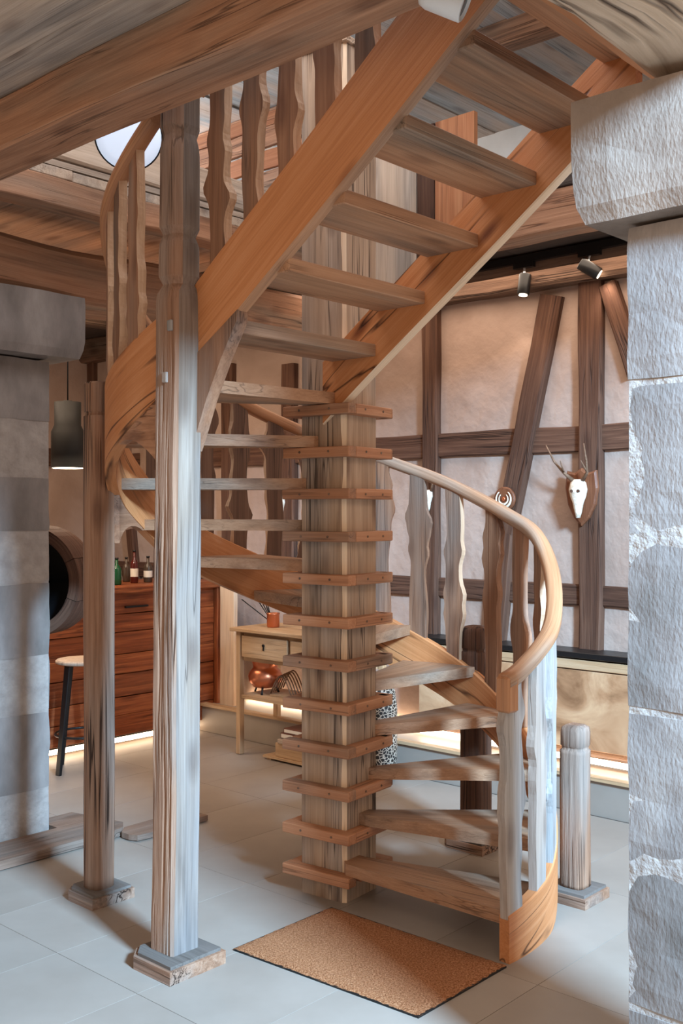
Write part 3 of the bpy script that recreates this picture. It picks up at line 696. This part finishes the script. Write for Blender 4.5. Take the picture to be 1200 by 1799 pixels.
bottle(236, .05, .25, .03, 'redglass', 'red bottle with a pale label at the middle of the bar', lab=True)
bottle(222, .22, .19, .03, 'clearglass', 'brown bottle at the back of the bar between green and red ones')
bottle(260, .06, .2, .034, 'clearglass', 'squat dark bottle on the bar next to the tall front post', lab=True)

# bar stool
sc = W(126, 1362, z=0)+Vector((.03, .16, 0))
stool = empty('bar_stool', tuple(sc), 'black metal bar stool with a wooden seat in front of the bar', 'stool')
mb = MB(); mb.lathe(sc+Z*.70, [(.15, 0), (.175, .008), (.175, .022), (.165, .03)], 28); mb.build('seat', M['ceilplank'], stool)
for a in (45, 135, 225, 315):
    d = Vector((math.cos(R(a+12)), math.sin(R(a+12)), 0)); mb = MB(); timber(mb, sc+d*.205, sc+d*.12+Z*.70, .035, .022, d.cross(Z), 0, 4, taper=1.4); mb.build('leg', M['black'], stool)
mb = MB(); mb.tube([sc+Vector((math.cos(2*PI*k/20), math.sin(2*PI*k/20), 0))*.175+Z*.24 for k in range(21)], .009, 6); mb.build('foot_ring', M['black'], stool)

# pendant over the bar
pq = W(119, 822, Y=7.0)
pend = empty('pendant_lamp', tuple(pq), 'dark pendant lamp with stepped metal shade hanging above the bar', 'lamp')
mb = MB(); mb.lathe(pq, [(.103, 0), (.109, 0), (.109, .24), (.088, .285), (.088, .44), (.03, .445), (.03, .45)], 32); mb.lathe(pq, [(.103, .005), (.1, .2)], 32, caps=False); mb.build('lamp_shade', M['lampshade'], pend)
mb = MB(); mb.lathe(pq-Z*.003, [(.1, 0), (.1, .004)], 32); mb.build('diffuser', M['glow'], pend)
mb = MB(); mb.tube([pq+Z*.45, Vector((pq.x, pq.y, 3.3))], .005, 6); mb.build('cord', M['black'], pend)
l = bpy.data.lights.new('pendant_bulb', 'POINT'); l.energy = 14; l.color = (1, .8, .58); l.shadow_soft_size = .08; o = bpy.data.objects.new('pendant_bulb', l); col.objects.link(o); o.location = pq-Z*.1

# round wooden ring with dark glass at the pillar's back
rc_ = W(66, 1020, Y=5.9); ax_ = Vector((-.22, -.97, 0)).normalized()
ring = empty('round_mirror', tuple(rc_), 'round dark mirror in a deep wooden hoop behind the left stone pillar', 'mirror')
r1, r0, dp = .31, .262, .11
ex = ax_.cross(Z).normalized()
for k in range(8):
    mb = MB(); rings = []; gs = []
    for i in range(7):
        a = 2*PI*(k+i/6*.985)/8+.35; d = ex*math.cos(a)+Z*math.sin(a)
        q = [(r0, -dp), (r1, -dp), (r1, dp), (r0-.012, dp)]
        rings.append([rc_+d*r+ax_*x for r, x in q]); gs.append([(a*.3, r, x) for r, x in q])
    mb.loft(rings, gs); mb.build('hoop_segment', M['framing'], ring)
mb = MB(); mb.lathe(rc_-ax_*.04, [(r0+.01, 0), (r0+.01, .02)], 40, axis=ax_); mb.build('glass', M['darkglass'], ring)
mb = MB(); q0 = G(lu-.25, lv+.0, rc_.z); mb.tube([rc_-ax_*.05, q0], .02, 8); mb.build('bracket', M['black'], ring)

# ---------------------------------------------------------------- console table with copper pots
ta_ = W(422, 1325, z=0); tu0, tv0 = (ta_-C0).dot(U), (ta_-C0).dot(V)
tab = empty('console_table', G(tu0+.5, tv0+.2, 0), 'narrow pale wooden console table with drawers behind the stair', 'table')
TL, TD, TH = 1.0, .36, .89
for a, b in ((0, 0), (TL, 0), (0, TD), (TL, TD)):
    mb = MB(); mb.box(G(tu0+a, tv0+b, TH/2-.01), Z, U, V, TH-.03, .042, .042, bev=.003); mb.build('leg', M['table'], tab)
mb = MB(); mb.box(G(tu0+TL/2, tv0+TD/2, TH-.012), U, V, Z, TL+.12, TD+.1, .025, bev=.004); mb.build('table_top', M['table'], tab)
mb = MB(); mb.box(G(tu0+TL/2, tv0+TD/2, TH-.13), U, V, Z, TL-.05, TD-.02, .2); mb.build('apron', M['table'], tab)
for a in (.26, .74):
    mb = MB(); mb.box(G(tu0+TL*a, tv0-.012, TH-.125), U, V, Z, TL*.45, .016, .15, bev=.003); d_ = mb.build('drawer', M['table'], tab)
    mb = MB(); mb.lathe(G(tu0+TL*a, tv0-.022, TH-.105), [(.011, 0), (.011, .006)], 10, axis=-V); mb.box(G(tu0+TL*a, tv0-.024, TH-.125), U, V, Z, .009, .006, .03); mb.build('keyhole', M['black'], d_)
mb = MB(); mb.box(G(tu0+TL/2, tv0+TD/2, .41), U, V, Z, TL+.02, TD+.02, .022); mb.build('shelf', M['table'], tab)
SH = .421
pt = W(466, 1222, d=tv0+TD/2-.02); pt = Vector((pt.x, pt.y, SH))
pot = empty('copper_cauldron', tuple(pt), 'round copper cauldron on black feet on the console shelf', 'pot')
mb = MB(); mb.lathe(pt+Z*.035, [(.03, 0), (.085, .012), (.115, .05), (.122, .09), (.105, .125), (.086, .145), (.088, .165), (.1, .205), (.104, .222), (.098, .222), (.082, .16)], 28, caps=True); mb.build('body', M['copper'], pot)
for a in (20, 140, 260):
    d = Vector((math.cos(R(a)), math.sin(R(a)), 0)); mb = MB(); mb.tube([pt+d*.075+Z*.06, pt+d*.09+Z*.02, pt+d*.1], [.009, .007, .009], 6); mb.build('foot', M['black'], pot)
mb = MB(); mb.tube([pt+U*.1*math.cos(t)+V*.02+Z*(.235+.05*math.sin(t)) for t in [PI*i/10 for i in range(11)]], .005, 6); mb.build('handle', M['black'], pot)
p2 = W(480, 1110, d=tv0+.16); p2 = Vector((p2.x, p2.y, TH+.001))
cup = empty('copper_pot', tuple(p2), 'small copper pot holding dark utensils on the console top', 'pot')
mb = MB(); mb.lathe(p2, [(.04, 0), (.045, .01), (.045, .09), (.048, .1), (.042, .1), (.04, .02)], 20); mb.build('body', M['copper'], cup)
for k in range(6):
    d = (-U*.9+V*random.uniform(-.5, .5)).normalized(); mb = MB(); mb.tube([p2+d*.01+Z*.03, p2+d*(.09+.03*k)+Z*(.13+.012*k)], .004, 5); tag(mb.build('utensil', M['black'], cup), 'black utensil handle')
# log carrier of bent wires beside the cauldron
p3 = pt+U*.22
rack = empty('wire_basket', tuple(p3), 'bent iron wire basket beside the cauldron on the console shelf', 'basket')
for k in range(6):
    mb = MB(); mb.tube([p3+U*(-.1+.2*i/10)+V*(.06*(k/2.5-1))+Z*(.01+.005*k+.13*math.sin(PI*i/10)+.008) for i in range(11)], .005, 6); mb.build('wire', M['horn'], rack)
mb = MB(); mb.box(p3+Z*.006, U, V, Z, .2, .14, .01); mb.build('base', M['table'], rack)
# stack of boards and books on the floor
p4 = W(492, 1290, d=tv0+.16); p4 = Vector((p4.x, p4.y, .008))
zc = .03
sp = W(486, 1300, d=tv0+.1)
for k, (wd, dp_, hh, mt, lb) in enumerate(((.46, .26, .095, 'table', 'pale wooden crate lowest under the console table'), (.44, .28, .03, 'ceilplank', 'grey board lying on the wooden crate under the console'),
                                         (.40, .22, .04, 'leather', 'brown leather book lying on the grey board'), (.38, .22, .035, 'leather', 'topmost dark book of the stack under the console'))):
    b0_ = G(tu0+.55+.02*(k % 2), tv0+.16, zc)
    mb = MB(); mb.box(b0_+Z*hh/2, U, V, Z, wd, dp_, hh, bev=.004)
    o = mb.build('book' if k > 1 else ('wooden_crate' if k == 0 else 'board'), M[mt], None); tag(o, lb, 'book' if k > 1 else ('crate' if k == 0 else 'board'))
    if k > 1:
        m2 = MB(); m2.box(b0_+Z*hh/2, U, V, Z, wd-.02, dp_+.004, hh-.014); m2.build('pages', M['label'], o)
    zc += hh
low = empty('low_shelf', G(tu0+.5, tv0+.16, 0), 'low pallet shelf on the floor under the console table', 'shelf')
mb = MB(); mb.box(G(tu0+.52, tv0+.16, .0225), U, V, Z, .6, .3, .014); mb.build('slab', M['table'], low)
for a in (-.25, .25):
    mb = MB(); mb.box(G(tu0+.52+a, tv0+.16, .0085), V, U, Z, .28, .04, .014); mb.build('foot', M['table'], low)
# upright pale board left of the table
ub = W(405, 1228, d=tv0+.5); 
mb = MB(); timber(mb, G((ub-C0).dot(U), tv0+.48, .01), G((ub-C0).dot(U), tv0+.48, 1.17), .16, .04, U, .006, seed=140); o = mb.build('standing_board', M['sap'], None); tag(o, 'pale upright live-edge board standing behind the console table', 'board')

# ---------------------------------------------------------------- platform and bench along the far wall
plat = MB(); plat.box(G(-.8, (1.81+WV)/2, .1), U, V, Z, 8.8, WV-1.81, .2); o = plat.build('trim_platform', M['tile'], None); tag(o, 'raised step along the back wall', None, None, 'structure')
bench = empty('wall_bench', G(1.7, 2.05, .2), 'burl-faced bench unit with black top along the back wall at right', 'bench')
bu0 = (W(735, 1200, d=2.03)-C0).dot(U)
for a, b in ((bu0, 1.0), (1.0, 2.1), (2.1, 3.4)):
    mb = MB(); mb.box(G((a+b)/2, 2.045, .535), U, V, Z, b-a-.008, .03, .46, bev=.003); mb.build('front_panel', M['burl'], bench)
    mb = MB(); mb.box(G((a+b)/2, 2.04, .80), U, V, Z, b-a-.008, .03, .055, bev=.003); mb.build('top_strip', M['table'], bench)
mb = MB(); mb.box(G((bu0+3.4)/2, 2.12, .855), U, V, Z, 3.4-bu0+.04, .21, .035, bev=.003); mb.build('top_board', M['black'], bench)
mb = MB(); mb.box(G((bu0+3.4)/2, 2.14, .54), U, V, Z, 3.4-bu0-.02, .15, .56); mb.build('carcass', M['beamdark'], bench)
mb = MB(); mb.box(G((bu0+3.4)/2, 2.035, .245), U, V, Z, 3.4-bu0-.04, .02, .03); mb.build('led_strip', M['led'], bench)
tr = MB(); tr.box(G(-.8, 1.82, .208), U, V, Z, 8.6, .06, .02); tag(tr.build('trim_step_edge', M['table'], None), 'pale wood nosing of the step', None, None, 'structure')
led = MB(); led.box(G(-1.9, WV-.04, .23), U, V, Z, 2.2, .03, .03); o = led.build('led_strip', M['led'], None); tag(o, 'glowing light strip at the foot of the wall behind the console', 'light')
# woven vase
vb = W(668, 1378, z=0)
vase = MB(); vase.lathe(Vector((vb.x, vb.y+.1, .008)), [(.075, 0), (.10, .02), (.112, .15), (.112, .45), (.098, .56), (.07, .61), (.062, .60), (.06, .4)], 28)
o = vase.build('floor_vase', M['speckle'], None, base=(vb.x, vb.y+.1, .008)); tag(o, 'tall black and white woven vase standing behind the column', 'vase')

# ---------------------------------------------------------------- trophies on the wall timbers
def off(p, d): return p-V*d
tc_ = off(wp(1033, 872), .06)
tro = empty('antler_trophy', tuple(tc_), 'roe skull with antlers on a shield plaque on the right wall post', 'trophy')
sh = [(-.085, .155), (-.04, .14), (0, .17), (.04, .14), (.085, .155), (.095, .05), (.08, -.05), (.045, -.13), (0, -.18), (-.045, -.13), (-.08, -.05), (-.095, .05)]
mb = MB(); rr = []; gg = []
for dz_, s_ in ((0, 1), (-.018, 1), (-.026, .9)):
    rr.append([tc_+U*x*s_*1.15+Z*y*s_+V*dz_ for x, y in sh]); gg.append([(y, x, dz_) for x, y in sh])
mb.loft(rr, gg, None, False); mb.build('plaque', M['plaque'], tro)
mb = MB(); rings = []; gs = []
for z_, w_, d_ in ((.10, .03, .02), (.08, .05, .04), (.04, .058, .05), (0, .05, .045), (-.04, .032, .04), (-.09, .022, .03), (-.13, .012, .02)):
    ring_ = []; g_ = []
    for k in range(12):
        a = 2*PI*k/12; ring_.append(tc_-V*(.028+.03)+U*w_*math.cos(a)+V*d_*math.sin(a)*.9+Z*z_); g_.append((z_, w_*math.cos(a), 0))
    rings.append(ring_); gs.append(g_)
mb.loft(rings, gs, None, True); mb.build('skull', M['bone'], tro)
for s_ in (-1, 1):
    b_ = tc_-V*.06+U*.028*s_+Z*.09
    mb = MB(); mb.tube([b_, b_+U*.05*s_+Z*.05-V*.03, b_+U*(.10 if s_ < 0 else .06)*s_+Z*.12-V*.06, b_+U*(.15 if s_ < 0 else .05)*s_+Z*.22-V*.07], [.014, .009, .007, .003], 7); a_ = mb.build('antler', M['horn'], tro)
    mb = MB(); mb.tube([b_+U*.05*s_+Z*.05-V*.03, b_+U*.04*s_+Z*.12-V*.09], [.007, .003], 6); mb.build('tine', M['horn'], a_)
    mb = MB(); mb.lathe(tc_-V*.097+U*.022*s_+Z*.03, [(.010, -.004), (.010, .004)], 10, axis=-V); mb.build('eye_socket', M['framing'], tro)
rt = off(wp(899, 877), .07)
rd = empty('tusk_mount', tuple(rt), 'round plaque with a ring of pale tusks on the slanted timber', 'trophy')
mb = MB(); mb.lathe(rt, [(.078, 0), (.078, .014), (.068, .02)], 28, axis=-V); mb.build('plaque', M['plaque'], rd)
for r_, t_ in ((.055, .010), (.034, .008)):
    for s_ in (-1, 1):
        mb = MB(); mb.tube([rt-V*.026+(U*s_*math.sin(a)-Z*math.cos(a))*r_ for a in [2.5*i/10 for i in range(11)]], [t_*(1-.65*i/10) for i in range(11)], 7); mb.build('tusk', M['bone'], rd)
mb = MB(); mb.lathe(rt-V*.02, [(.016, 0), (.01, .01)], 12, axis=-V); mb.build('boss', M['copper'], rd)
for px_, py_, lb in ((762, 880, 'small white roe skull on the wall post seen under the handrail'), (505, 890, 'small white roe skull on the wall post left of the column')):
    c_ = off(wp(px_, py_), .06); s_o = empty('roe_skull', tuple(c_), lb, 'trophy', None)
    mb = MB(); mb.lathe(c_-Z*.07, [(.006, 0), (.014, .02), (.02, .06), (.034, .10), (.03, .13), (.012, .145)], 12); mb.build('skull', M['bone'], s_o)
    mb = MB(); mb.box(c_+V*.035, Z, U, V, .2, .09, .02, bev=.008); mb.build('plaque', M['plaque'], s_o)
    for s_ in (-1, 1):
        mb = MB(); mb.tube([c_+Z*.06+U*.02*s_, c_+Z*.12+U*.05*s_-V*.02, c_+Z*.19+U*.045*s_-V*.03], [.008, .006, .003], 6); mb.build('antler', M['horn'], s_o)

# ---------------------------------------------------------------- track with spotlights
t0 = W(800, 483, d=WV-.17); t1 = W(1110, 414, d=WV-.17); zt_ = (t0.z+t1.z)/2
ta0 = (t0-C0).dot(U); ta1 = (t1-C0).dot(U)+.8
trk = empty('lighting_track', G((ta0+ta1)/2, WV-.16, zt_), 'black lighting track along the beam of the back wall', 'track')
mb = MB(); mb.box(G((ta0+ta1)/2, WV-.165, zt_), U, V, Z, ta1-ta0, .036, .045); mb.build('rail', M['black'], trk)
for px_, py_, dr, lb in ((921, 500, Vector((-.12, -.1, -1)), 'black cylinder spotlight pointing down on the track'), (1036, 472, Vector((.8, -.2, -.55)), 'black cylinder spotlight turned sideways on the track')):
    c_ = W(px_, py_, d=WV-.17); root = empty('spotlight', tuple(c_), lb, 'spotlight'); dr = dr.normalized()
    mb = MB(); mb.lathe(c_-dr*.065, [(.034, 0), (.038, .004), (.038, .126), (.034, .13)], 20, axis=dr); mb.build('body', M['black'], root)
    mb = MB(); mb.lathe(c_+dr*.066, [(.026, 0), (.026, .004)], 16, axis=dr); mb.build('lens', M['glow'], root)
    tp = Vector((c_.x, c_.y, 0))+Z*(zt_-.05)
    mb = MB(); mb.tube([c_-dr*.02, tp], .008, 6); mb.build('stem', M['whitemetal'], root)
    mb = MB(); mb.box(tp+Z*.012, U, V, Z, .14, .034, .035); mb.build('adapter', M['black'], root)
    spot('spot_'+str(px_), tuple(c_+dr*.09), tuple(c_+dr*.09+(Vector((-.1, .25, -1)) if px_ < 1000 else Vector((.3, .35, -.8)))), 3, (1, .82, .66), 80)

# white spotlight under the front beam and round lamp upstairs
c_ = W(784, -6, Y=2.62); dr = Vector((.75, -.1, -.35)).normalized()
root = empty('white_spotlight', tuple(c_), 'white spotlight under the long beam at the top edge', 'spotlight')
mb = MB(); mb.lathe(c_-dr*.07, [(.02, 0), (.04, .012), (.046, .03), (.046, .12), (.042, .125), (.036, .10)], 24, axis=dr); mb.build('body', M['whitemetal'], root)
mb = MB(); mb.lathe(c_+dr*.045, [(.034, 0), (.034, .003)], 20, axis=dr); mb.build('lens', M['darkglass'], root)
mb = MB(); mb.tube([c_, Vector((c_.x, c_.y, 3.11))], .008, 6); mb.build('stem', M['whitemetal'], root)
dc = W(226, 240, Y=4.85); dn = (Vector((0, 0, EYE))-dc).normalized()
dn = (dn+Z*-.2).normalized()
root = empty('round_lamp', tuple(dc), 'round pale blue glowing disc lamp above the stair opening at left', 'lamp')
mb = MB(); mb.lathe(dc-dn*.02, [(.150, 0), (.157, .004), (.158, .02), (.154, .024), (.150, .02)], 40, axis=dn); mb.build('rim', M['black'], root)
mb = MB(); mb.lathe(dc-dn*.012, [(.151, 0), (.15, .016), (.11, .024), (.03, .028)], 40, axis=dn); mb.build('diffuser', M['opal'], root)
mb = MB(); mb.tube([dc-dn*.01, Vector((dc.x, dc.y, 4.53))], .006, 6); mb.build('rod', M['black'], root)
